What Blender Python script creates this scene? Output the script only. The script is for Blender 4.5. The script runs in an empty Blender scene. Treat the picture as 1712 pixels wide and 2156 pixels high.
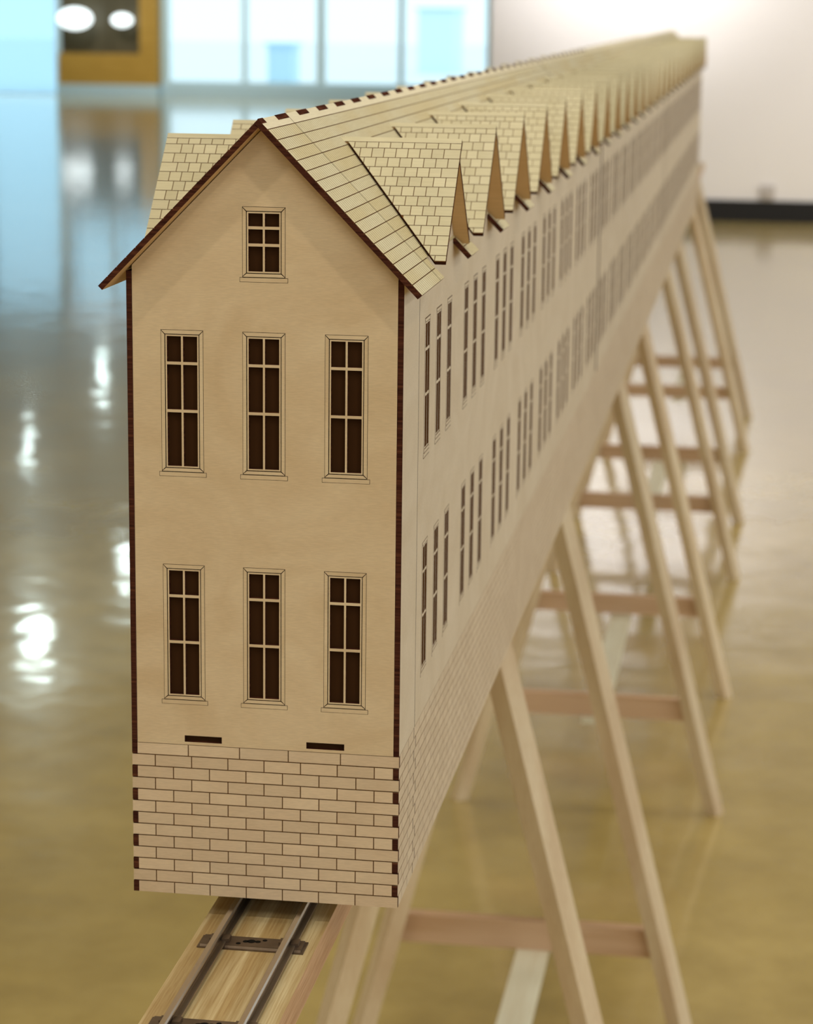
import bpy, math, random
from mathutils import Vector, Matrix

# ------------------------------------------------------------------ scene, camera, world, lights
sc = bpy.context.scene
col = sc.collection
S = 0.16                      # one house width in metres
FLOOR = -5.4                  # floor height in house widths (house underside = 0)
def Wp(x, y, z):              # house-width coordinates -> metres
    return Vector(((x - .5) * S, y * S, (z - FLOOR) * S))

cd = bpy.data.cameras.new('camera'); cam = bpy.data.objects.new('camera', cd); col.objects.link(cam)
yaw, pitch, roll = 0.1498, 0.2099, 0.0117
fw = Vector((-math.sin(yaw) * math.cos(pitch), math.cos(yaw) * math.cos(pitch), -math.sin(pitch)))
rt = fw.cross(Vector((0, 0, 1))).normalized(); up = rt.cross(fw)
r2 = math.cos(roll) * rt + math.sin(roll) * up; u2 = -math.sin(roll) * rt + math.cos(roll) * up
cp = Wp(2.2586, -8.2295, 3.2698)
cam.matrix_world = Matrix(((r2.x, u2.x, -fw.x, cp.x), (r2.y, u2.y, -fw.y, cp.y), (r2.z, u2.z, -fw.z, cp.z), (0, 0, 0, 1)))
cd.sensor_fit = 'VERTICAL'; cd.sensor_height = 36; cd.lens = 5037.59 / 2156 * 36
cd.clip_start = .02; cd.clip_end = 300
cd.dof.use_dof = True; cd.dof.focus_distance = 8.35 * S
cd.dof.aperture_fstop = (cd.lens / 1000) / (.040 * S)
sc.camera = cam

wd = bpy.data.worlds.new('World'); sc.world = wd; wd.use_nodes = True
bg = wd.node_tree.nodes['Background']; bg.inputs[0].default_value = (.93, .98, 1.0, 1); bg.inputs[1].default_value = 1.5

def lamp(name, kind, loc, target, power, color, size=.1, spot=60, blend=.5):
    l = bpy.data.lights.new(name, kind); l.energy = power; l.color = color
    o = bpy.data.objects.new(name, l); col.objects.link(o)
    o.location = Wp(*loc); d = Wp(*target) - o.location
    o.rotation_euler = d.to_track_quat('-Z', 'Y').to_euler()
    if kind == 'AREA': l.shape = 'DISK'; l.size = size
    else: l.shadow_soft_size = size
    if kind == 'SPOT': l.spot_size = math.radians(spot); l.spot_blend = blend
    return o
WARM = (1, .86, .66)
lamp('spot_front_right', 'SPOT', (7.6, -7.4, 13.5), (.6, 0, 1.6), 30, WARM, .05, 50)
lamp('spot_front_left', 'SPOT', (-6.4, -7.4, 13.5), (.4, 0, 1.6), 30, WARM, .05, 50)
for i, y in enumerate((8, 22, 36)):
    lamp('spot_row', 'SPOT', (7.5, y, 13.8), (1, y + 2, 0), 18, (1, .9, .78), .06, 75)
    lamp('spot_row', 'SPOT', (-6.5, y, 13.8), (0, y + 2, 0), 18, (1, .9, .78), .06, 75)
for y in (-34, -16, 2, 20, 38):
    for x in (-22, 0.5, 22):
        o = lamp('ceiling_fill', 'AREA', (x, y, 14.95), (x, y + .001, 0), 18, (1, .93, .80), 1.2)  # added soft fill overhead to brighten floor and room
        o.data.shape = 'RECTANGLE'; o.data.size = .6; o.data.size_y = 1.2
for y in (60, 78):
    o = lamp('ceiling_fill', 'AREA', (21, y, 14.95), (21, y + .001, 0), 45, (1, .93, .80), 1.2)  # added fill, out of view, for the floor near the white wall
    o.data.shape = 'RECTANGLE'; o.data.size = .6; o.data.size_y = 1.2
for x, p in ((-5.2, 250), (-3.0, 250)):
    lamp('wall_spot', 'SPOT', (x, 74, 14.2), (x, 91.5, 7.6), p, (1, .97, .95), .05, 46, 1.)
for x in (-6, 4, 14):
    lamp('wall_fill', 'SPOT', (x, 78, 14.0), (x, 91, 1.), 108, (1, .95, .93), .06, 100, .9)  # added fill lamps that brighten the white wall
for x in (-58, -40):
    lamp('hall_fill', 'SPOT', (x, 186, 14.5), (x, 206, -3), 260, (1, .96, .86), .06, 90, .9)  # added fill aimed at the booth, sill and window frames

sc.view_settings.view_transform = 'Standard'; sc.view_settings.look = 'None'
sc.view_settings.exposure = .08; sc.view_settings.gamma = 1; sc.view_settings.use_curve_mapping = False
sc.cycles.use_denoising = True
sc.cycles.max_bounces = 8; sc.cycles.diffuse_bounces = 4; sc.cycles.glossy_bounces = 4
sc.cycles.transparent_max_bounces = 12; sc.cycles.sample_clamp_indirect = 4.0
sc.cycles.caustics_reflective = False; sc.cycles.caustics_refractive = False

# ------------------------------------------------------------------ materials
def srgb(r, g, b):
    f = lambda c: c / 12.92 if c <= .04045 else ((c + .055) / 1.055) ** 2.4
    return (f(r / 255), f(g / 255), f(b / 255), 1)
class NT:
    def __init__(s, name):
        s.m = bpy.data.materials.new(name); s.m.use_nodes = True; s.t = s.m.node_tree
        s.b = s.t.nodes['Principled BSDF']
    def n(s, typ, **kw):
        nd = s.t.nodes.new(typ)
        for k, v in kw.items():
            if k.startswith('i_'):
                key = k[2:]; key = int(key) if key.isdigit() else key
                nd.inputs[key].default_value = v
            else: setattr(nd, k, v)
        return nd
    def l(s, a, b): s.t.links.new(a, b)
    def noise(s, scale3, scale=1., detail=4., rough=.55, dist=0., co='Object'):
        tc = s.n('ShaderNodeTexCoord'); mp = s.n('ShaderNodeMapping'); mp.inputs['Scale'].default_value = scale3
        s.l(tc.outputs[co], mp.inputs[0])
        oi = s.n('ShaderNodeObjectInfo'); ad = s.n('ShaderNodeVectorMath', operation='ADD')
        sc_ = s.n('ShaderNodeMath', operation='MULTIPLY', i_1=37.0); s.l(oi.outputs['Random'], sc_.inputs[0])
        s.l(mp.outputs[0], ad.inputs[0]); s.l(sc_.outputs[0], ad.inputs[1])
        nz = s.n('ShaderNodeTexNoise'); nz.inputs['Scale'].default_value = scale; nz.inputs['Detail'].default_value = detail
        nz.inputs['Roughness'].default_value = rough; nz.inputs['Distortion'].default_value = dist
        s.l(ad.outputs[0], nz.inputs['Vector']); return nz.outputs['Fac']
    def ramp(s, fac, stops):
        r = s.n('ShaderNodeValToRGB'); e = r.color_ramp.elements
        while len(e) < len(stops): e.new(.5)
        for el, (p, c) in zip(e, stops): el.position = p; el.color = c
        s.l(fac, r.inputs[0]); return r.outputs[0]
    def mix(s, a, b, fac, mode='MIX'):
        m = s.n('ShaderNodeMix', data_type='RGBA', blend_type=mode)
        for i, v in ((0, fac), (6, a), (7, b)):
            if isinstance(v, bpy.types.NodeSocket): s.l(v, m.inputs[i])
            else: m.inputs[i].default_value = v
        return m.outputs[2]
    def done(s, color, rough=.5, spec=.3, bump=None, bs=.1, bd=.001, metal=0.):
        if isinstance(color, bpy.types.NodeSocket): s.l(color, s.b.inputs['Base Color'])
        else: s.b.inputs['Base Color'].default_value = color
        s.b.inputs['Roughness'].default_value = rough; s.b.inputs['Specular IOR Level'].default_value = spec
        s.b.inputs['Metallic'].default_value = metal
        if bump is not None:
            bp = s.n('ShaderNodeBump'); bp.inputs['Strength'].default_value = bs; bp.inputs['Distance'].default_value = bd
            s.l(bump, bp.inputs['Height']); s.l(bp.outputs[0], s.b.inputs['Normal'])
        return s.m
def vary(t, c, amt):          # slight brightness change from piece to piece
    oi = t.n('ShaderNodeObjectInfo'); mr = t.n('ShaderNodeMapRange', i_3=1 - amt, i_4=1 + amt); t.l(oi.outputs['Random'], mr.inputs[0])
    return t.mix(c, mr.outputs[0], 1.0, 'MULTIPLY')
def ply(name, light, dark, grain, fine=.5, amt=.0, figure=8., spec=.25):
    t = NT(name)
    f1 = t.noise(grain, 1., 3.); f2 = t.noise((1, 1, 1.6), figure, 3., .55, 2.2)
    base = t.ramp(f2, [(.3, dark), (.7, light)])
    streak = t.ramp(f1, [(.35, (1 - .16 * fine,) * 3 + (1,)), (.65, (1, 1, 1, 1))])
    c = t.mix(base, streak, 1., 'MULTIPLY')
    if amt: c = vary(t, c, amt)
    return t.done(c, .55, spec)
BL, BD = (.755, .605, .40, 1), (.655, .495, .305, 1)
M = {}
M['facade'] = ply('birch_plywood_facade', BL, BD, (200, 200, 1700), .55)
M['side'] = ply('birch_plywood_side_cool_lit', (.72, .62, .49, 1), (.65, .545, .41, 1), (200, 200, 1700), .4)  # same birch as the gable; cooler side light put into the colour
M['brick'] = ply('birch_plywood_brick', (.75, .595, .415, 1), (.67, .51, .345, 1), (200, 200, 1700), .6, .05)
M['brick_side'] = ply('birch_plywood_brick_side_cool_lit', (.71, .59, .45, 1), (.63, .51, .375, 1), (60, 60, 900), .4, .03)  # brick birch toned like the side wall, cooler light in the colour
M['shingle'] = ply('birch_plywood_shingle', (.63, .585, .41, 1), (.56, .51, .335, 1), (60, 900, 900), .5, .045)
M['under'] = ply('birch_plywood_shaded_underside', (.66, .44, .22, 1), (.58, .37, .17, 1), (60, 900, 900), .5)  # same birch, with underside shade and warm bounce put into the colour
t = NT('laser_burnt_edge')
M['burnt'] = t.done(t.ramp(t.noise((40, 40, 700), 1., 4.), [(.3, (.030, .011, .008, 1)), (.55, (.075, .026, .016, 1)), (.75, (.15, .055, .026, 1))]), .8, 0.)
t = NT('toasted_cut_edge')
M['jamb'] = t.done((.125, .045, .015, 1), .8, 0.)
t = NT('engraved_line')
M['groove'] = t.done((.20, .085, .022, 1), .8, .1)
t = NT('engraved_line_pale')
M['groove_side'] = t.done((.36, .24, .14, 1), .8, .1)
# engraved vertical scores on the main roof courses
t = NT('scored_roof_course')
tc = t.n('ShaderNodeTexCoord'); sx = t.n('ShaderNodeSeparateXYZ'); t.l(tc.outputs['Object'], sx.inputs[0])
dv = t.n('ShaderNodeMath', operation='DIVIDE', i_1=.0325 * S); t.l(sx.outputs[1], dv.inputs[0])
fr = t.n('ShaderNodeMath', operation='FRACT'); t.l(dv.outputs[0], fr.inputs[0])
lt = t.n('ShaderNodeMath', operation='LESS_THAN', i_1=.24); t.l(fr.outputs[0], lt.inputs[0])
bc = t.ramp(t.noise((900, 60, 900), 1., 3.), [(.3, (.58, .535, .375, 1)), (.7, (.66, .62, .45, 1))])
bc2 = t.ramp(t.noise((8, 8, 8), 1., 2.), [(.4, (.93, .87, .74, 1)), (.6, (1, 1, 1, 1))])
bc = t.mix(bc, bc2, 1., 'MULTIPLY')
M['course'] = t.done(t.mix(bc, (.34, .28, .15, 1), lt.outputs[0]), .55, .25)
t = NT('ridge_course_wood')
M['ridge'] = t.done(t.ramp(t.noise((900, 60, 900), 1., 3.), [(.3, (.66, .60, .44, 1)), (.7, (.74, .68, .51, 1))]), .55, .25)
def pine(name, light, dark, grain, bands, amt=0.):
    t = NT(name)
    f1 = t.noise(grain, 1., 4.); f2 = t.noise(bands, 1., 1.5, .4)
    c = t.mix(t.ramp(f2, [(.38, dark), (.60, light)]), t.ramp(f1, [(.35, (.80, .72, .62, 1) if not amt else (.93, .90, .86, 1)), (.6, (1, 1, 1, 1))]), 1., 'MULTIPLY')
    if amt: c = vary(t, c, amt)
    return t.done(c, .5, .3)
M['beam_top'] = pine('laminated_pine_top', (.70, .60, .37, 1), (.50, .37, .18, 1), (900, 25, 900), (150, 2.5, 10))
M['beam_side'] = pine('laminated_pine_side', (.62, .40, .25, 1), (.50, .30, .17, 1), (900, 25, 900), (40, 4, 120))
M['leg'] = pine('trestle_pine', (.74, .62, .44, 1), (.66, .52, .35, 1), (400, 400, 12), (25, 25, 3), .06)
M['bar'] = pine('trestle_crossbar_pine', (.66, .47, .32, 1), (.55, .36, .22, 1), (12, 400, 400), (3, 25, 40), .06)
M['board'] = pine('trestle_stretcher_daylit_pine', (.85, .86, .74, 1), (.80, .79, .66, 1), (400, 12, 400), (40, 3, 40), .04)  # pine paled and greened: daylight on its top is put into the colour
t = NT('rail_metal')
M['rail'] = t.done(t.ramp(t.noise((300, 8, 300), 1., 3.), [(.35, (.23, .19, .15, 1)), (.65, (.42, .36, .30, 1))]), .30, .5, metal=.9)
t = NT('rail_head_metal')
M['rail_head'] = t.done((.66, .62, .58, 1), .25, .5, metal=1.)
t = NT('sleeper_metal')
M['sleeper'] = t.done(t.ramp(t.noise((60, 60, 60), 1., 3.), [(.35, (.12, .085, .06, 1)), (.65, (.19, .14, .10, 1))]), .42, .5, metal=.6)
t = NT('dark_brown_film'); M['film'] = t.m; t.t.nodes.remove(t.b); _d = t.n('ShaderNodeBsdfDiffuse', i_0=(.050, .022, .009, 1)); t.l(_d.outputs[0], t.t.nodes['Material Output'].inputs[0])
t = NT('hole_shade_black'); M['hole'] = t.done((.008, .007, .006, 1), .8, .1)
# polished ochre floor
t = NT('polished_ochre_floor')
n1 = t.noise((1, 1, 1), 1.1, 5., .6, .4); n2 = t.noise((1, 1, 1), 7., 5., .65)
c = t.mix(t.ramp(n1, [(.32, (.385, .292, .098, 1)), (.68, (.515, .398, .142, 1))]), t.ramp(n2, [(.3, (.80, .78, .74, 1)), (.62, (1, 1, 1, 1))]), 1., 'MULTIPLY')
w1 = t.noise((1, 1, 1), 5.0, 2., .5)
M['floor'] = t.done(c, .24, .5, w1, .11, .02)
for nd in t.t.nodes:
    if nd.type == 'BUMP': t.l(nd.outputs[0], t.b.inputs['Coat Normal'])
t.b.inputs['Coat Weight'].default_value = .75; t.b.inputs['Coat Roughness'].default_value = .07; t.b.inputs['Coat IOR'].default_value = 1.5
def plain(name, c, rough=.6, spec=.3, metal=0.):
    return NT(name).done(c, rough, spec, metal=metal)
t = NT('white_painted_wall')
M['white'] = t.done(t.ramp(t.noise((1, 1, 1), .8, 3.), [(.3, (.79, .775, .775, 1)), (.7, (.82, .805, .805, 1))]), .7, .2)
M['ceil'] = plain('ceiling_paint', (.62, .60, .56, 1), .8, .1)
M['black'] = plain('black_rubber_base', (.012, .012, .013, 1), .5, .3)
M['frame'] = plain('window_frame_glow_blue', (.60, .80, .92, 1), .5, .3)  # blue-grey frame paint brightened; the glow of the windows is in the colour
M['plinth'] = plain('pale_sill_paint', (.50, .70, .86, 1), .6, .3)
t = NT('ochre_panel_wood')
M['ochre'] = t.done(t.ramp(t.noise((3, 3, 30), 1., 3.), [(.3, (.42, .25, .045, 1)), (.7, (.52, .32, .07, 1))]), .5, .3)
M['dark'] = plain('dark_bronze_backing', (.10, .085, .05, 1), .4, .4)
M['grey'] = plain('grey_plastic', (.50, .47, .45, 1), .5, .3)
M['outside'] = plain('pale_paving', (.86, .88, .90, 1), .9, .1)
M['bldg'] = plain('pale_blue_render', (.60, .78, .88, 1), .8, .1)
M['bldg2'] = plain('pale_blue_cladding', (.74, .88, .95, 1), .8, .1)
def glass(name, tint, gl=.05):
    t = NT(name); t.t.nodes.remove(t.b)
    tr = t.n('ShaderNodeBsdfTransparent', i_0=tint); g = t.n('ShaderNodeBsdfGlossy'); g.inputs['Roughness'].default_value = .03
    mx = t.n('ShaderNodeMixShader', i_0=gl); t.l(tr.outputs[0], mx.inputs[1]); t.l(g.outputs[0], mx.inputs[2])
    t.l(mx.outputs[0], t.t.nodes['Material Output'].inputs[0]); return t.m
M['glass'] = glass('pale_blue_glass', (.86, .97, 1, 1))
M['glass_blue'] = glass('blue_tinted_glass', (.66, .86, .95, 1))
t = NT('lamp_globe'); t.b.inputs['Emission Color'].default_value = (.80, 1.0, .98, 1); t.b.inputs['Emission Strength'].default_value = 26.
M['globe'] = t.done((.9, .9, .9, 1), .3)
t = NT('lamp_globe_far'); t.b.inputs['Emission Color'].default_value = (.85, .97, 1.0, 1); t.b.inputs['Emission Strength'].default_value = 2.0
M['globe_far'] = t.done((.9, .9, .9, 1), .3)

# ------------------------------------------------------------------ mesh helpers (house-width units)
class MB:
    def __init__(s): s.v, s.f, s.m = [], [], []
    def face(s, pts, m=0):
        i = len(s.v); s.v += [tuple(p) for p in pts]; s.f.append(tuple(range(i, i + len(pts)))); s.m.append(m)
    def prism(s, poly, d, top=0, bot=0, side=1, sides=None):
        """poly: 3D points counter-clockwise seen from outside; d: vector from the outer face to the inner face"""
        d = Vector(d); A = [Vector(p) for p in poly]; B = [p + d for p in A]
        s.face(A, top); s.face(B[::-1], bot); n = len(A)
        for i in range(n):
            j = (i + 1) % n
            s.face([A[i], B[i], B[j], A[j]], sides[i] if sides else side)
    def box(s, x0, x1, y0, y1, z0, z1, m=0, ms=None):
        ms = ms or {}
        P = lambda a, b, c: (a, b, c)
        F = {'-y': [P(x0, y0, z0), P(x1, y0, z0), P(x1, y0, z1), P(x0, y0, z1)], '+y': [P(x1, y1, z0), P(x0, y1, z0), P(x0, y1, z1), P(x1, y1, z1)],
             '+x': [P(x1, y0, z0), P(x1, y1, z0), P(x1, y1, z1), P(x1, y0, z1)], '-x': [P(x0, y1, z0), P(x0, y0, z0), P(x0, y0, z1), P(x0, y1, z1)],
             '+z': [P(x0, y0, z1), P(x1, y0, z1), P(x1, y1, z1), P(x0, y1, z1)], '-z': [P(x0, y1, z0), P(x1, y1, z0), P(x1, y0, z0), P(x0, y0, z0)]}
        for k, f in F.items(): s.face(f, ms.get(k, m))
    def slant(s, sec0, z0, sec1, z1, m=0):     # leg: horizontal section at two heights
        a = [(x, y, z0) for x, y in sec0]; b = [(x, y, z1) for x, y in sec1]; n = len(a)
        s.face(a[::-1], m); s.face(b, m)
        for i in range(n):
            j = (i + 1) % n; s.face([a[i], a[j], b[j], b[i]], m)
    def tube(s, pts, r, m=0, n=12):
        rings = []
        for (x, y, z), rr in zip(pts, r):
            rings.append([(x + rr * math.cos(2 * math.pi * k / n), y + rr * math.sin(2 * math.pi * k / n), z) for k in range(n)])
        s.face(rings[0][::-1], m); s.face(rings[-1], m)
        for a, b in zip(rings, rings[1:]):
            for k in range(n): s.face([a[k], a[(k + 1) % n], b[(k + 1) % n], b[k]], m)
    def mesh(s, name, mats, origin=(0, 0, 0), smooth=False):
        me = bpy.data.meshes.new(name); o = Vector(origin)
        idx, vv, remap = {}, [], []
        for v in s.v:
            k = (round(v[0], 5), round(v[1], 5), round(v[2], 5))
            if k not in idx: idx[k] = len(vv); vv.append(((v[0] - o.x) * S, (v[1] - o.y) * S, (v[2] - o.z) * S))
            remap.append(idx[k])
        faces, mm = [], []
        for f, m in zip(s.f, s.m):
            g = []
            for i in f:
                q = remap[i]
                if not g or g[-1] != q: g.append(q)
            if len(g) > 1 and g[0] == g[-1]: g.pop()
            if len(set(g)) == len(g) and len(g) >= 3: faces.append(g); mm.append(m)
        me.from_pydata(vv, [], faces)
        for k in mats: me.materials.append(M[k])
        me.polygons.foreach_set('material_index', mm)
        if smooth: me.polygons.foreach_set('use_smooth', [True] * len(faces))
        me.update(); return me
ORG = {}
def put(name, me, origin, parent=None):
    o = bpy.data.objects.new(name, me); col.objects.link(o); ORG[o.name] = Vector(origin)
    if parent: o.parent = parent; o.location = (Vector(origin) - ORG[parent.name]) * S
    else: o.location = Wp(*origin)
    return o
def part(name, mb, mats, parent, origin=None, smooth=False):
    if origin is None: origin = ORG[parent.name] if parent else (0, 0, 0)
    return put(name, mb.mesh(name, mats, origin, smooth), origin, parent)
def tag(o, label=None, cat=None, group=None, kind=None):
    for k, v in (('label', label), ('category', cat), ('group', group), ('kind', kind)):
        if v: o[k] = v
    return o
def thing(name, origin, label, cat, group=None):
    return tag(put(name, None, origin), label, cat, group)
def struct(name, mb, mats, origin=(0, 0, 0)):
    return tag(part(name, mb, mats, None, origin), kind='structure')
def clip(poly, keep):         # convex clip of 2D polygon; keep = list of (a, b, c): a*x+b*y<=c
    for a, b, c in keep:
        out = []
        for i in range(len(poly)):
            p, q = poly[i - 1], poly[i]; dp = a * p[0] + b * p[1] - c; dq = a * q[0] + b * q[1] - c
            if dp * dq < 0: tt = dp / (dp - dq); out.append((p[0] + tt * (q[0] - p[0]), p[1] + tt * (q[1] - p[1])))
            if dq <= 0: out.append(q)
        poly = out
        if len(poly) < 3: return []
    return poly
def area(poly): return abs(sum(poly[i - 1][0] * poly[i][1] - poly[i][0] * poly[i - 1][1] for i in range(len(poly)))) / 2
def holed(mb, us, vs, holes, to3, d, top=0, bot=0, side=1, keep=()):
    """flat panel on a grid of cells, cells inside holes left open; to3 maps (u, v) to the outer face"""
    us, vs = sorted(set(round(u, 5) for u in us)), sorted(set(round(v, 5) for v in vs)); d = Vector(d)
    inh = lambda u, v: any(a < u < b and c < v < e for a, b, c, e in holes)
    K = [[not inh((us[i] + us[i + 1]) / 2, (vs[j] + vs[j + 1]) / 2) for j in range(len(vs) - 1)] for i in range(len(us) - 1)]
    g = lambda i, j: 0 <= i < len(us) - 1 and 0 <= j < len(vs) - 1 and K[i][j]
    for i in range(len(us) - 1):
        for j in range(len(vs) - 1):
            if not K[i][j]: continue
            q = [(us[i], vs[j]), (us[i + 1], vs[j]), (us[i + 1], vs[j + 1]), (us[i], vs[j + 1])]
            if keep: q = clip(q, keep)
            if len(q) < 3 or area(q) < 1e-8: continue
            A = [Vector(to3(*p)) for p in q]; B = [p + d for p in A]
            mb.face(A, top); mb.face(B[::-1], bot)
            if keep and len(q) != 4: continue
            for (di, dj), (a, b) in (((0, -1), (0, 1)), ((1, 0), (1, 2)), ((0, 1), (2, 3)), ((-1, 0), (3, 0))):
                if not g(i + di, j + dj): mb.face([A[a], B[a], B[b], A[b]], side)

# ------------------------------------------------------------------ room
FZ, CZ = FLOOR, FLOOR + 20.5
YB, YF = 91.5, 207.0          # white wall, far glazed wall
mb = MB(); mb.box(-112, 62, -46, YF + 1, FZ - .6, FZ); struct('floor', mb, ['floor'], (0, 0, FZ))
mb = MB(); mb.box(-112, 62, -46, YF + 1, CZ, CZ + .6); struct('ceiling', mb, ['ceil'], (0, 0, CZ))
mb = MB(); mb.box(-9.5, 62, YB, YB + 1.2, FZ, CZ); struct('wall_back', mb, ['white'], (20, YB, FZ))
mb = MB(); mb.box(-9.5, 62, YB - .12, YB - .002, FZ + .002, FZ + .88); mb.box(-9.62, -9.502, YB - .12, YB + 1.2, FZ + .002, FZ + .88)
struct('baseboard_back', mb, ['black'], (20, YB, FZ))
# far glazed wall
def far_window(n, x0, x1, mulls, gl, z0=FZ + 1.08, z1=CZ - .6, rail=.35):
    mb = MB(); y0, y1 = YF - .1, YF + .35
    mb.box(x0, x0 + .75, y0, y1, z0, z1); mb.box(x1 - .5, x1, y0, y1, z0, z1)
    mb.box(x0 + .75, x1 - .5, y0, y1, z0, z0 + rail); mb.box(x0 + .75, x1 - .5, y0, y1, z1 - .35, z1)
    w = struct('window_%d' % n, mb, ['frame'], (x0, YF, z0))
    xs = [x0 + .75] + [m for m in mulls] + [x1 - .5]
    for m, wd_ in mulls.items():
        mb = MB(); mb.box(m - wd_ / 2, m + wd_ / 2, y0, y1, z0 + rail, z1 - .35); part('mullion', mb, ['frame'], w, (m, YF, z0))
    for a, b in zip(xs, xs[1:]):
        mb = MB(); mb.box(a, b, YF + .1, YF + .16, z0 + rail, z1 - .35); part('pane', mb, [gl], w, (a, YF, z0))
    return w
far_window(1, -53.2, -23, {-45.5: .5, -38.5: .75, -31.2: .5}, 'glass')
far_window(3, -62.6, -53.2, {-57.9: .4}, 'glass_blue', FZ + 11.2)
far_window(2, -92, -62.6, {-84: .6, -76: .6, -69.3: .3}, 'glass_blue', FZ + .02, rail=.06)
mb = MB(); mb.box(-53.2, -23, YF - .3, YF + .6, FZ, FZ + 1.08); mb.box(-53.2, -23, YF, YF + .6, CZ - .6, CZ)
mb.box(-23, -8, YF, YF + .6, FZ, CZ); mb.box(-112, -92, YF, YF + .6, FZ, CZ); mb.box(-92, -62.6, YF, YF + .6, CZ - .6, CZ)
mb.box(-62.6, -53.2, YF, YF + .6, FZ, FZ + 11.2)
struct('wall_far', mb, ['plinth'], (-60, YF, FZ))
mb = MB(); mb.box(-112.6, -112, -46, YF + 1, FZ, CZ); struct('wall_left', mb, ['white'], (-112, 80, FZ))
mb = MB(); mb.box(-112, 12, -47, -46, FZ, CZ); struct('wall_front', mb, ['white'], (0, -46, FZ))
# ochre wooden booth between the two windows
t0 = thing('reception_booth', (-58, YF - 1, FZ), 'ochre wooden booth with dark opening, beside the far bright windows', 'booth')
mb = MB(); mb.box(-62.6, -53.3, YF - 1.2, YF - .02, FZ, FZ + 1.04); part('plinth', mb, ['plinth'], t0)
mb = MB(); mb.box(-62.6, -53.3, YF - 1.0, YF - .02, FZ + 1.04, FZ + 3.8); part('counter_panel', mb, ['ochre'], t0)
mb = MB(); mb.box(-55, -53.3, YF - 1.0, YF - .02, FZ + 3.8, FZ + 10.5); part('post', mb, ['ochre'], t0)
mb = MB(); mb.box(-62.6, -55, YF - .1, YF - .02, FZ + 3.8, FZ + 10.5); part('dim_interior_panel', mb, ['dark'], t0)  # dark panel stands in for the unlit depth of the booth
mb = MB(); mb.box(-58.4, -57.9, YF - .3, YF - .1, FZ + 3.8, FZ + 10.5); part('divider', mb, ['dark'], t0)
for x, z, r in ((-60.6, FZ + 6.9, 1.55), (-56.4, FZ + 6.8, .95)):
    mb = MB(); n = 8
    mb.tube([(0, 0, r * .62 * math.sin(a)) for a in [math.pi * (k / n - .5) for k in range(n + 1)]], [max(r * math.cos(math.pi * (k / n - .5)), .02) for k in range(n + 1)], 0, 20)
    o = put('globe_lamp', mb.mesh('globe_lamp', ['globe_far'], smooth=True), (x, YF - 1.7 - (r - .95), z))
    tag(o, 'large pale glowing globe lamp in the dark booth opening' if r > 1 else 'small pale glowing globe lamp beside the ochre booth post', 'lamp')
    mb = MB(); mb.box(x - .05, x + .05, YF - 1.75 - (r - .95), YF - 1.65 - (r - .95), z + r * .6, CZ); part('cord', mb, ['dark'], o)
# outside
mb = MB(); mb.box(-260, 150, YF + 1.2, 520, FZ - .8, FZ - .3); tag(part('paving', mb, ['outside'], None, (-50, 300, FZ - .3)), kind='structure')
def building(name, x0, x1, y0, y1, h, m, label, rows, cols):
    b = thing(name, ((x0 + x1) / 2, (y0 + y1) / 2, FZ - .3), label, 'building')
    mb = MB(); mb.box(x0, x1, y0, y1, FZ - .3, FZ - .3 + h); part('wall', mb, [m], b)
    mb = MB(); mb.box(x0 - .3, x1 + .3, y0 - .3, y1 + .3, FZ - .3 + h, FZ + h); part('roof', mb, ['plinth'], b)
    for i in range(rows):
        for j in range(cols):
            xa = x0 + (j + .25) / cols * (x1 - x0); za = FZ + (i + .35) / rows * h * .9
            mb = MB(); mb.box(xa, xa + .5 / cols * (x1 - x0), y0 - .06, y0 - .01, za, za + .45 / rows * h); part('window', mb, ['frame'], b)
    return b
building('kiosk', -52.5, -49.8, 250, 254, 4.2, 'bldg', 'small pale blue kiosk outside the far window', 0, 0)
building('office_block', -43.5, -39, 300, 310, 8, 'bldg2', 'pale blue block outside the right half of the window', 0, 0)
# wall socket
o = thing('wall_socket', (2.0, YB, FZ + 1.2), 'small grey socket on white wall above black base', 'socket')
mb = MB(); mb.box(1.7, 2.3, YB - .12, YB, FZ + .9, FZ + 1.5); part('plate', mb, ['grey'], o)
mb = MB(); mb.box(1.85, 2.15, YB - .2, YB - .12, FZ + 1.05, FZ + 1.38); part('cover', mb, ['grey'], o)
# ceiling pendants that mirror in the floor on the left
names = ['farthest round pendant lamp over the left of the hall', 'second farthest round pendant lamp on the left',
         'round pendant lamp nearest the house among the left lamps', 'nearest big round pendant lamp on the left']
gl = MB(); n = 10
gl.tube([(0, 0, math.sin(a)) for a in [math.pi * (k / n - .5) for k in range(n + 1)]], [max(math.cos(math.pi * (k / n - .5)), .01) for k in range(n + 1)], 0, 20)
for (x, y, r), nm in zip(((-47, 164.3, .42), (-43.5, 135, .33), (-28.7, 103.7, .36), (-29, 89.9, .66)), names):
    z = FZ + 19
    g = MB(); g.v = [(a * r + x, b * r + y, c * r + z) for a, b, c in gl.v]; g.f = gl.f; g.m = gl.m
    p = thing('pendant_lamp', (x, y, z), nm, 'lamp', 'pendant lamps on the left')
    part('globe', g, ['globe'], p, smooth=True)
    mb = MB(); mb.box(x - .04, x + .04, y - .04, y + .04, z + r, CZ - .1); part('rod', mb, ['dark'], p)
    mb = MB(); mb.tube([(x, y, CZ - .12), (x, y, CZ)], [.4, .4]); part('canopy', mb, ['grey'], p)

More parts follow.
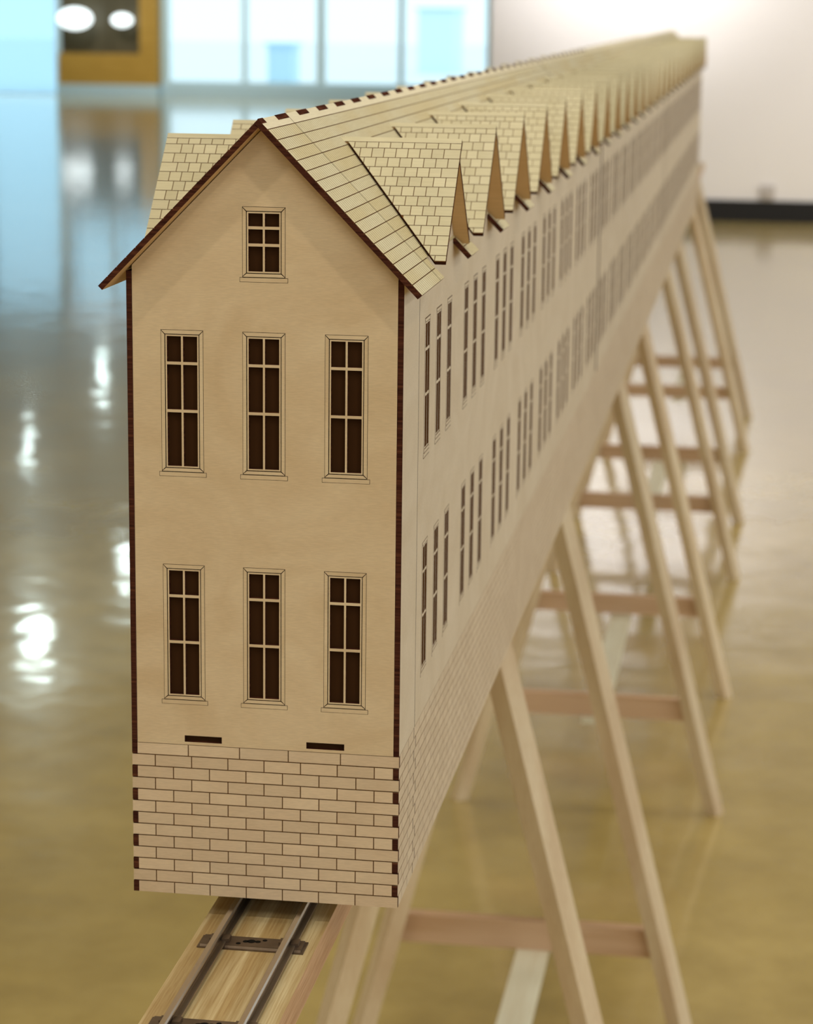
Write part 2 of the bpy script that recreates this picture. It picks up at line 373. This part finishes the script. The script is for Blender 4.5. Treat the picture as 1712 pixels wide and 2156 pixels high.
# ------------------------------------------------------------------ trestles, beam, track
LEGX0, LEGX1, LEGT = .075, 1.41, -.224
def legsec(cx, cy, sgn, ang=30, a=.07, b=.08):
    ca, sa = math.cos(math.radians(ang)), math.sin(math.radians(ang)) * sgn
    q = [(-a, -b), (a, -b), (a, b), (-a, b)]
    return [(cx + u * ca - v * sa, cy + u * sa + v * ca) for u, v in q]
def aframe(root, y):
    for sgn in (-1, 1):
        ang = -30 if sgn > 0 else 30
        mb = MB(); mb.slant(legsec(.5 + sgn * LEGX1, y, 1, ang), FZ, legsec(.5 + sgn * LEGX0, y, 1, ang), LEGT)
        part('leg', mb, ['leg'], root, (.5 + sgn * LEGX1, y, FZ))
    k = LEGX0 + (LEGX1 - LEGX0) * (LEGT + 4.28) / (LEGT - FZ)
    mb = MB(); mb.box(.5 - k - .04, .5 + k + .04, y + .115, y + .235, -4.40, -4.16); part('crossbar', mb, ['bar'], root, (.5, y, -4.4))
tl = ['pine trestle nearest the camera, under the front of the house', 'second pine trestle from the camera, its right feet both in view',
      'third pine trestle from the camera, under the far half of the house', 'farthest pine trestle, under the far end of the track beam']
for (ya, yb), lb in zip(((6.0, 10.25), (17.0, 21.6), (28.15, 32.35), (39.2, 43.3)), tl):
    r = thing('trestle', (.5, (ya + yb) / 2, FZ), lb, 'trestle', 'pine trestles under the track')
    aframe(r, ya); aframe(r, yb)
    mb = MB(); mb.box(.42, .68, ya + .05, yb + .35, -4.47, -4.402); part('stretcher', mb, ['board'], r)
BZ = -.09
mb = MB(); mb.box(.272, .735, -5.2, 45, -.218, BZ, 1, {'+z': 0, '-z': 0})
tag(part('track_beam', mb, ['beam_top', 'beam_side'], None, (.5, 0, -.218)), 'long laminated pine board carrying the metal track under the house', 'beam')
tr = thing('railway_track', (.5125, 0, BZ), 'two-rail metal model track with pressed sleepers on pine board', 'track')
for xc in (.384, .640):
    mb = MB(); y0, y1 = -5.1, 44.8
    mb.box(xc - .026, xc + .026, y0, y1, BZ + .014, BZ + .020)            # foot
    mb.box(xc - .005, xc + .005, y0, y1, BZ + .020, -.043)                # web
    hd = [(xc - .0125, -.043), (xc + .0125, -.043), (xc + .0135, -.035), (xc + .009, -.028), (xc - .009, -.028), (xc - .0135, -.035)]
    mb.prism([(x, y0, z) for x, z in hd], (0, y1 - y0, 0), 1, 1, 1)
    part('rail', mb, ['rail', 'rail_head'], tr)
for k in range(-5, 4):
    yc = -.225 + .735 * k; mb = MB()
    w, h = .055, .016
    poly = [(.318, BZ), (.330, BZ + h - .002), (.342, BZ + h - .002), (.672, BZ + h - .002), (.684, BZ + h - .002), (.696, BZ)]
    mb.prism([(.318, yc - w, BZ), (.690, yc - w, BZ), (.690, yc - w + .012, BZ + .012), (.318, yc - w + .012, BZ + .012)], (0, .002, 0))
    mb.box(.318, .690, yc - w + .012, yc + w - .012, BZ + .001, BZ + .0138); mb.box(.308, .700, yc - w, yc + w, BZ, BZ + .005)
    sl = part('sleeper', mb, ['sleeper', 'sleeper'], tr, (.5125, yc, BZ))
    for xc in (.384, .640):
        for sg in (-1, 1):
            mb = MB(); mb.box(xc + sg * .022 - .014, xc + sg * .022 + .014, yc - .022, yc + .022, BZ + .0139, BZ + .028); part('rail_clip', mb, ['sleeper'], sl)
    for hx, hy, hr in ((.455, -.022, .009), (.545, .02, .009), (.498, .004, .016), (.478, .0, .011), (.522, .004, .011)):
        mb = MB(); mb.tube([(hx, yc + hy, BZ + .0139), (hx, yc + hy, BZ + .0146)], [hr, hr], 0, 10); part('hole_shade_disc', mb, ['hole'], sl)  # black disc laid on the metal, painting the dark inside a punched hole

# ------------------------------------------------------------------ the long model house
T = .0205                      # plywood thickness
AP, SL, OV, HW = 2.872, 1.024, .095, .576     # roof apex, slope, front overhang, half width of roof
P0, CB = 1.1415, .915          # bay length, first dormer axis
NB = 28; END = .378 + NB * P0
DZ, DH = 2.759, .42            # dormer ridge height, half width
NV = Vector((SL, 0, 1)).normalized()          # right slope normal
house = thing('model_house', (.5, 0, 0), 'very long narrow laser-cut plywood model house standing on the track', 'model house')
CH = .585 / 13; G = .0018      # brick course height, half joint
GZ = AP - T * math.sqrt(1 + SL * SL) - .004   # gable apex under the roof
# ---- windows of the gable end
WW, CW, SB = .1551, .0140, .0068
def window_levels(zt, zs): return zt, zs, zs + .0175       # top of casing, bottom of sill, top of sill
FW = [(.4993, 2.5647, 2.299, (.249, .544))] + [(.4993 + k * .2975, 2.1227, 1.591, (.206, .573)) for k in (-1, 0, 1)] + [(.4993 + k * .2975, 1.2662, .7385, (.204, .575)) for k in (-1, 0, 1)]
holes, us, vs = [], [T + .001, 1 - T - .001], [.585]
for xc, zt, zs, _ in FW:
    a = xc - WW / 2; b = xc + WW / 2; st = zs + .0175
    holes += [(a, b, st - .0001, zt), (xc - WW * .56, xc + WW * .56, zs, st)]
    us += [a, b, xc - WW * .56, xc + WW * .56]; vs += [zt, zs, st]
slots = [(.20, .34, .596, .6205), (.656, .797, .596, .6205)]
holes += slots
for a, b, c, d in slots: us += [a, b]; vs += [c, d]
vs += [2.315, GZ]
mb = MB()
holed(mb, us + [.5], vs, holes, lambda u, v: (u, 0, v), (0, T, 0), keep=[(SL, 1, GZ + SL * .5), (-SL, 1, GZ - SL * .5)])
front = part('gable_wall', mb, ['facade', 'burnt'], house)
front['label'] = 'pale plywood gable end wall'
def flat_window(parent, xc, zt, zs, fr, sub=True):
    """window in the plane y=0 looking to -y; casing pieces, sill and sash sit flush in the wall with burnt joints"""
    a, b, st = xc - WW / 2 + G * .8, xc + WW / 2 - G * .8, zs + .0175
    z1, z0 = zt - G * .8, st + G * .8; g = G * .8
    ai, bi, z1i, z0i = a + CW, b - CW, z1 - CW - .001, z0 + CW - .001
    oa, ob, oz1, oz0 = ai + SB, bi - SB, z1i - SB, z0i + SB
    mb = MB()
    zb = [oz1] + [oz1 - f * (oz1 - oz0) for f in fr] + [oz0]; hs = []
    for i in range(3):
        t_ = zb[i] - (.0052 if i else 0); bo = zb[i + 1] + (.0052 if i < 2 else 0)
        hs += [(oa, xc - .0037, bo, t_), (xc + .0037, ob, bo, t_)]
    cu = [ai + g, bi - g] + [q for h in hs for q in h[:2]]; cv = [z0i + g, z1i - g] + [q for h in hs for q in h[2:]]
    holed(mb, cu, cv, hs, lambda u, v: (u, 0, v), (0, T, 0))
    w = part('window', mb, ['facade', 'burnt'], parent, (xc, 0, zs))
    pcs = {'casing_top': [(a, z1), (ai, z1i + g), (bi, z1i + g), (b, z1)], 'casing_bottom': [(a, z0), (b, z0), (bi, z0i - g), (ai, z0i - g)],
           'casing_side': [(a - 0, z0 + 2 * g), (ai - g, z0i + g), (ai - g, z1i - g), (a, z1 - 2 * g)], 'casing_side.001': [(b, z1 - 2 * g), (bi + g, z1i - g), (bi + g, z0i + g), (b, z0 + 2 * g)],
           'sill': [(xc - WW * .56 + g, zs + g), (xc + WW * .56 - g, zs + g), (xc + WW * .56 - g, st - g), (xc - WW * .56 + g, st - g)]}
    mb = MB(); mb.box(a, b, T + .0005, T + .003, z0, z1); part('pane', mb, ['film'], w, (xc, 0, zs))
    for k, q in pcs.items():
        mb = MB(); mb.prism([(u, -.0008, v) for u, v in q], (0, T, 0)); part(k.split('.')[0], mb, ['facade', 'burnt'], w, (xc, 0, zs))
    return w
for a, b, c, d in slots:
    mb = MB(); mb.box(a - .01, b + .01, T + .0005, T + .003, c - .005, d + .01); part('slot_shade_sheet', mb, ['film'], house)  # dark sheet added so the open slots look shaded inside
for xc, zt, zs, fr in FW: flat_window(house, xc, zt, zs, fr)
# ---- gable end bricks
nb = 0
for k in range(13):
    z1 = .585 - k * CH; z0 = z1 - CH
    if k == 0: xs = [T, .2132, .4064, .589, .7834, 1.0]
    elif k % 2: xs = [0, .0877, .2254, .3625, .4982, .6348, .7714, .9089, 1 - T - .002]
    else: xs = [T, .1566, .2926, .4303, .5673, .7037, .8410, 1.0]
    for a, b in zip(xs, xs[1:]):
        mb = MB(); mb.box(a + (G if a > T + .001 else .0004), b - (G if b < .97 else 0), 0, T, z0 + G, z1 - G, 0, {'+x': 1, '-x': 1, '+z': 1, '-z': 1})
        part('brick', mb, ['brick', 'burnt'], house, ((a + b) / 2, 0, z0)); nb += 1
mb = MB(); mb.box(T, 1 - T, .0035, T + .004, .0005, .5845); part('brick_backing', mb, ['groove'], house)
# ---- right long wall: panels, windows, bricks
SWW, SQ, SY0 = .140, .307, .590
MODS = [(0, .3725), (.380, .378 + 8 * P0 - .045), (.378 + 8 * P0 + .045, .378 + 17 * P0 - .03), (.378 + 17 * P0 + .03, END)]
WT = AP - SL * .5 - T * 1.431 - .003           # wall top under the eaves
def bays(y0, y1): return [k for k in range(NB) if y0 < CB + k * P0 < y1]
def sidewall(sgn):
    X = 1.0 if sgn > 0 else 0.0
    for y0, y1 in MODS:
        us, vs, hs = [y0, y1], [.585, WT], []
        for k in bays(y0, y1):
            for j in range(3):
                c = SY0 + j * SQ + k * P0
                for zt, zs in ((2.1227, 1.591), (1.2662, .7385)):
                    hs += [(c - SWW / 2, c + SWW / 2, zs + .0174, zt), (c - SWW * .56, c + SWW * .56, zs, zs + .0175)]
                    vs += [zt, zs, zs + .0175]
                us += [c - SWW / 2, c + SWW / 2, c - SWW * .56, c + SWW * .56]
        mb = MB()
        if sgn > 0: holed(mb, us, vs, hs, lambda u, v: (X, u, v), (-T, 0, 0))
        else: holed(mb, [-u for u in us], vs, [(-b, -a, c, d) for a, b, c, d in hs], lambda u, v: (X, -u, v), (T, 0, 0))
        for k in bays(y0, y1):                 # dormer gables rise from the wall panel
            c = CB + k * P0; hz = DZ - T * 1.414 - .003; q = [(c - (hz - WT), WT), (c + (hz - WT), WT), (c, hz)]
            if sgn > 0: mb.prism([(X, u, v) for u, v in q], (-T, 0, 0))
            else: mb.prism([(X, u, v) for u, v in reversed(q)], (T, 0, 0))
        part('side_wall', mb, ['side', 'burnt'], house, (X, y0, .585))
        # brick zone backing
        mb = MB()
        if sgn > 0: mb.box(1 - T - .004, 1 - .0035, max(y0, T + .001), y1, .0005, .5845)
        else: mb.box(.0, T, max(y0, T + .001), y1, .0005, .5845)
        part('brick_backing', mb, ['groove_side' if sgn > 0 else 'side'], house)
sidewall(1); sidewall(-1)
# left corner fingers of the side wall between the gable bricks
for k in range(0, 13, 2):
    z1 = .585 - k * CH; mb = MB(); mb.box(0, T, 0, T + .001, z1 - CH + G, z1 - G, 1, {'-x': 0}); part('brick', mb, ['brick_side', 'burnt'], house, (0, 0, z1 - CH)); nb += 1
def swin_mesh():
    mb = MB(); g = G * .8; zs, zt = 0, .5277; a, b, st = -SWW / 2 + g, SWW / 2 - g, .0175; z1, z0 = zt - g, st + g
    cw, sb = .0135, .0065; ai, bi, z1i, z0i = a + cw, b - cw, z1 - cw, z0 + cw
    oa, ob, oz1, oz0 = ai + sb, bi - sb, z1i - sb, z0i + sb
    zb = [oz1, oz1 - .206 * (oz1 - oz0), oz1 - .573 * (oz1 - oz0), oz0]; hs = []
    for i in range(3):
        t_ = zb[i] - (.0055 if i else 0); bo = zb[i + 1] + (.0055 if i < 2 else 0)
        hs += [(oa, -.0037, bo, t_), (.0037, ob, bo, t_)]
    P3 = lambda u, v: (0, u, v)
    holed(mb, [ai + g, bi - g] + [q for h in hs for q in h[:2]], [z0i + g, z1i - g] + [q for h in hs for q in h[2:]], hs, P3, (-T, 0, 0))
    for q in ([(a, z1), (ai, z1i + g), (bi, z1i + g), (b, z1)], [(a, z0), (b, z0), (bi, z0i - g), (ai, z0i - g)],
              [(a, z0 + 2 * g), (ai - g, z0i + g), (ai - g, z1i - g), (a, z1 - 2 * g)], [(b, z1 - 2 * g), (bi + g, z1i - g), (bi + g, z0i + g), (b, z0 + 2 * g)],
              [(-SWW * .56 + g, g), (SWW * .56 - g, g), (SWW * .56 - g, st - g), (-SWW * .56 + g, st - g)]):
        mb.prism([(.0008, u, v) for u, v in q], (-T, 0, 0))
    mb.box(-T - .003, -T - .0005, a, b, z0, z1, 2)
    return mb.mesh('side_window', ['side', 'jamb', 'film'])
SWM = swin_mesh()
for k in range(NB):
    for j in range(3):
        for zs in (1.593, .7385):
            put('window', SWM, (1, SY0 + j * SQ + k * P0, zs), house)
# bricks of the right wall: nearest as parts, the rest joined
BLN = .1374; NEAR = 300 - nb
rows = []
for k in range(13):
    z1 = .585 - k * CH; st = T if k % 2 == 0 else 0.0
    ys = [st]; y = (.090 if k % 2 == 0 else .137)
    while y < END: ys.append(y); y += BLN
    ys.append(END)
    for i, (a, b) in enumerate(zip(ys, ys[1:])): rows.append((a, b, z1 - CH, z1, i))
rows.sort(key=lambda r: r[0])
rest = MB(); SEAM = (2, 3)
def sbrick(mb, a, b, z0, z1, i):
    ga = .0046 if i == 3 else G; gb = .0046 if i == 2 else G
    mb.box(1 - T, 1.0, a + (ga if i else 0), b - gb, z0 + G, z1 - G, 0, {'+y': 1, '-y': 1 if i in (0, 3) else 2, '+z': 2, '-z': 2} if i not in SEAM else {'+y': 1, '-y': 1, '+z': 2, '-z': 2})
for q, r in enumerate(rows):
    if any(abs(r[0] - (m[1] + .02)) < .05 and r[0] > 2 for m in MODS): pass
    if q < NEAR:
        mb = MB(); sbrick(mb, *r); part('brick', mb, ['brick_side', 'burnt', 'groove_side'], house, (1, r[0], r[2]))
    else: sbrick(rest, *r)
tag(part('brick_courses', rest, ['brick_side', 'burnt', 'groove_side'], house), kind='stuff')
# end wall; unseen base board added to keep the interior dark; bulkheads
mb = MB(); mb.prism([(1 - T, END, 0), (T, END, 0), (T, END, WT), (.5, END, GZ), (1 - T, END, WT)], (0, -T, 0)); part('end_wall', mb, ['side', 'burnt'], house)
mb = MB(); mb.box(T, 1 - T, T + .006, END - T, .002, .022); part('base_board', mb, ['side'], house)
for y in (.352, 4.9, 9.4, 19.6):
    mb = MB(); mb.prism([(T + .001, y, .024), (1 - T - .001, y, .024), (1 - T - .001, y, 2.25), (.5, y, GZ - .1), (T + .001, y, 2.25)], (0, T, 0)); part('bulkhead', mb, ['under', 'burnt'], house)
for y in (.7, 5, 12, 19, 26, 31.5):
    for xc in (.384, .640):
        mb = MB(); n = 16
        ring = lambda x, r: [(x, y + r * math.cos(2 * math.pi * k / n), -.0275 + .05 + r * math.sin(2 * math.pi * k / n)) for k in range(n)]
        mb.prism(ring(xc + .012, .05), (-.024, 0, 0)); part('wheel', mb, ['rail', 'rail'], house)
# ---- main roof
def rp(s, x, y, dz=0):         # point on a slope: x = distance from the ridge line (plan), lifted dz along the normal
    return Vector((.5 + s * (x + dz * NV.x), y, AP - SL * x + dz * NV.z))
SHT = .004                     # thickness of the engraved face layer
TABX = .505
RM = [(-OV, .374), (.380, .378 + 8 * P0 - .01), (.378 + 8 * P0 + .01, END + .03)]
def tabs():                    # stretches of eave left between the dormers
    out = [(-OV, .374), (.380, .475)]
    for k in range(NB - 1): out.append((CB + k * P0 + .356, CB + k * P0 + .595))
    out.append((CB + (NB - 1) * P0 + .356, END + .03)); return out
TB = tabs()
CR = HW / 17
for s in (1, -1):
    for y0, y1 in RM:
        mb = MB()
        def slab(xa, xb, ya, yb, m1=1):
            q = [rp(s, xa, ya, -SHT), rp(s, xb, ya, -SHT), rp(s, xb, yb, -SHT), rp(s, xa, yb, -SHT)]
            d = -(T - SHT) * Vector((s * NV.x, 0, NV.z))
            if s < 0: q = [q[0], q[3], q[2], q[1]]
            mb.prism(q, d, 2, 0, 1)
        slab(0 if s > 0 else .0156, TABX, y0, y1)
        for a, b in TB:
            if a >= y0 - .001 and b <= y1 + .001: slab(TABX, HW, a, b)
        part('roof_panel', mb, ['under', 'burnt', 'groove'], house, (.5, y0, AP))
    for i in range(17):
        xa, xb = i * CR, (i + 1) * CR
        segs = RM if xa < TABX - .01 else [t_ for t_ in TB]
        for si, (a, b) in enumerate(segs):
            g = .0012
            xs_ = xa + g if i else (0 if s > 0 else .0156)
            q = [(xs_, a), (xb - (g if i < 16 else 0), a), (xb - (g if i < 16 else 0), b), (xs_, b)]
            A = [rp(s, x, y) for x, y in q]
            if s < 0: A = [A[0], A[3], A[2], A[1]]
            mb = MB()
            mb.prism(A, -SHT * Vector((s * NV.x, 0, NV.z)), 0, 1, 1, [1, 2, 2, 2] if s > 0 else [2, 2, 2, 1])
            part('roof_course', mb, ['ridge' if i == 0 else 'course', 'burnt', 'groove'], house, (.5, -OV, AP))
# finger joints of the ridge: dark end grain of the other slope's fingers
mb0 = MB()
yk = -.11; tn = []
while yk < 14: tn.append(yk); yk += .3855
for q, yc in enumerate(tn):
    w = .19 if q else .03; y0 = max(yc - w / 2, -OV - .0006); y1 = yc + w / 2 if q else -OV + .075
    mb = MB()
    A = [rp(1, -.001, y0, .0007), rp(1, .0145, y0, .0007), rp(1, .0145, y1, .0007), rp(1, -.001, y1, .0007)]
    mb.prism(A, -.004 * Vector((NV.x, 0, NV.z))); part('ridge_finger', mb, ['burnt_top', 'burnt_top'] if 'burnt_top' in M else ['burnt', 'burnt'], house, (.5, yc, AP))
# ---- dormers
SR, SWD = .0471, .0462
rnd = random.Random(4)
def dormer(s, k, detail, stuff=None):
    c = CB + k * P0; tip = HW; far_tip = HW - (.017 if k == 0 and s > 0 else .002)
    C2 = math.sqrt(.5)
    def dp(x, w, side, lift=0):        # x: distance from house axis, w: plan distance from the dormer axis, side -1 near / +1 far
        return Vector((.5 + s * x, c + side * (w + lift * C2), DZ - w + lift * C2))
    x0 = lambda w: (AP - DZ + w) / SL  # valley line on the main roof
    def quad(pts, side, lift, d, mb, top, bot, sd):
        A = [dp(x, w, side, lift) for x, w in pts]
        n = (A[1] - A[0]).cross(A[2] - A[0])
        if n.z < 0: A = A[::-1]
        mb.prism(A, Vector((0, -side * C2 * d, -C2 * d)), top, bot, sd)
    mb = MB(); quad([(x0(0) + .014, 0), (tip, 0), (tip, DH), (x0(DH) + .014, DH)], -1, -SHT, T - SHT, mb, 2, 0, 1)
    d = part('dormer', mb, ['under', 'burnt', 'groove'], house, (.5 + s * tip, c, DZ))
    mb = MB(); quad([(x0(0) - .004, 0), (far_tip, 0), (far_tip, DH), (x0(DH) - .004, DH)], 1, 0, T, mb, 1, 0, 2)
    part('far_slope', mb, ['under', 'shingle', 'burnt'], d)
    mb = MB(); quad([(x0(0) - .004, -.003), (tip, -.003), (tip, .0135), (x0(.0135) - .004, .0135)], -1, .001, SHT, mb, 0, 0, 1)
    part('ridge_strip', mb, ['shingle', 'burnt'], d)
    w0 = .0135; r = 0; hg = .0014; bulk = MB()
    while w0 < DH - .002:
        w1 = min(w0 + (SR * C2 if r else .0215), DH)
        x = tip - SWD * ((1.38 if r % 2 else .92) + rnd.uniform(-.05, .05)); edges = [tip]
        while x > x0(w0) - .01: edges.append(x); x -= SWD
        edges.append(x)
        for b, a in zip(edges, edges[1:]):
            q = clip([(a + hg, w0 + hg * C2), (b - (hg if b < tip else 0), w0 + hg * C2), (b - (hg if b < tip else 0), w1 - hg * C2), (a + hg, w1 - hg * C2)],
                     [(-SL, 1, -(AP - DZ) - .0145)])
            if len(q) < 3 or area(q) < 2e-5: continue
            if detail:
                mb = MB(); quad(q, -1, 0, SHT, mb, 0, 1, 1); part('shingle', mb, ['shingle', 'groove'], d)
            else: quad(q, -1, 0, SHT, bulk, 0, 1, 1)
        w0 = w1; r += 1
    if bulk.f: tag(part('shingles', bulk, ['shingle', 'groove'], d), kind='stuff')
for k in range(NB): dormer(1, k, k < 3)
for k in range(NB): dormer(-1, k, k < 1)
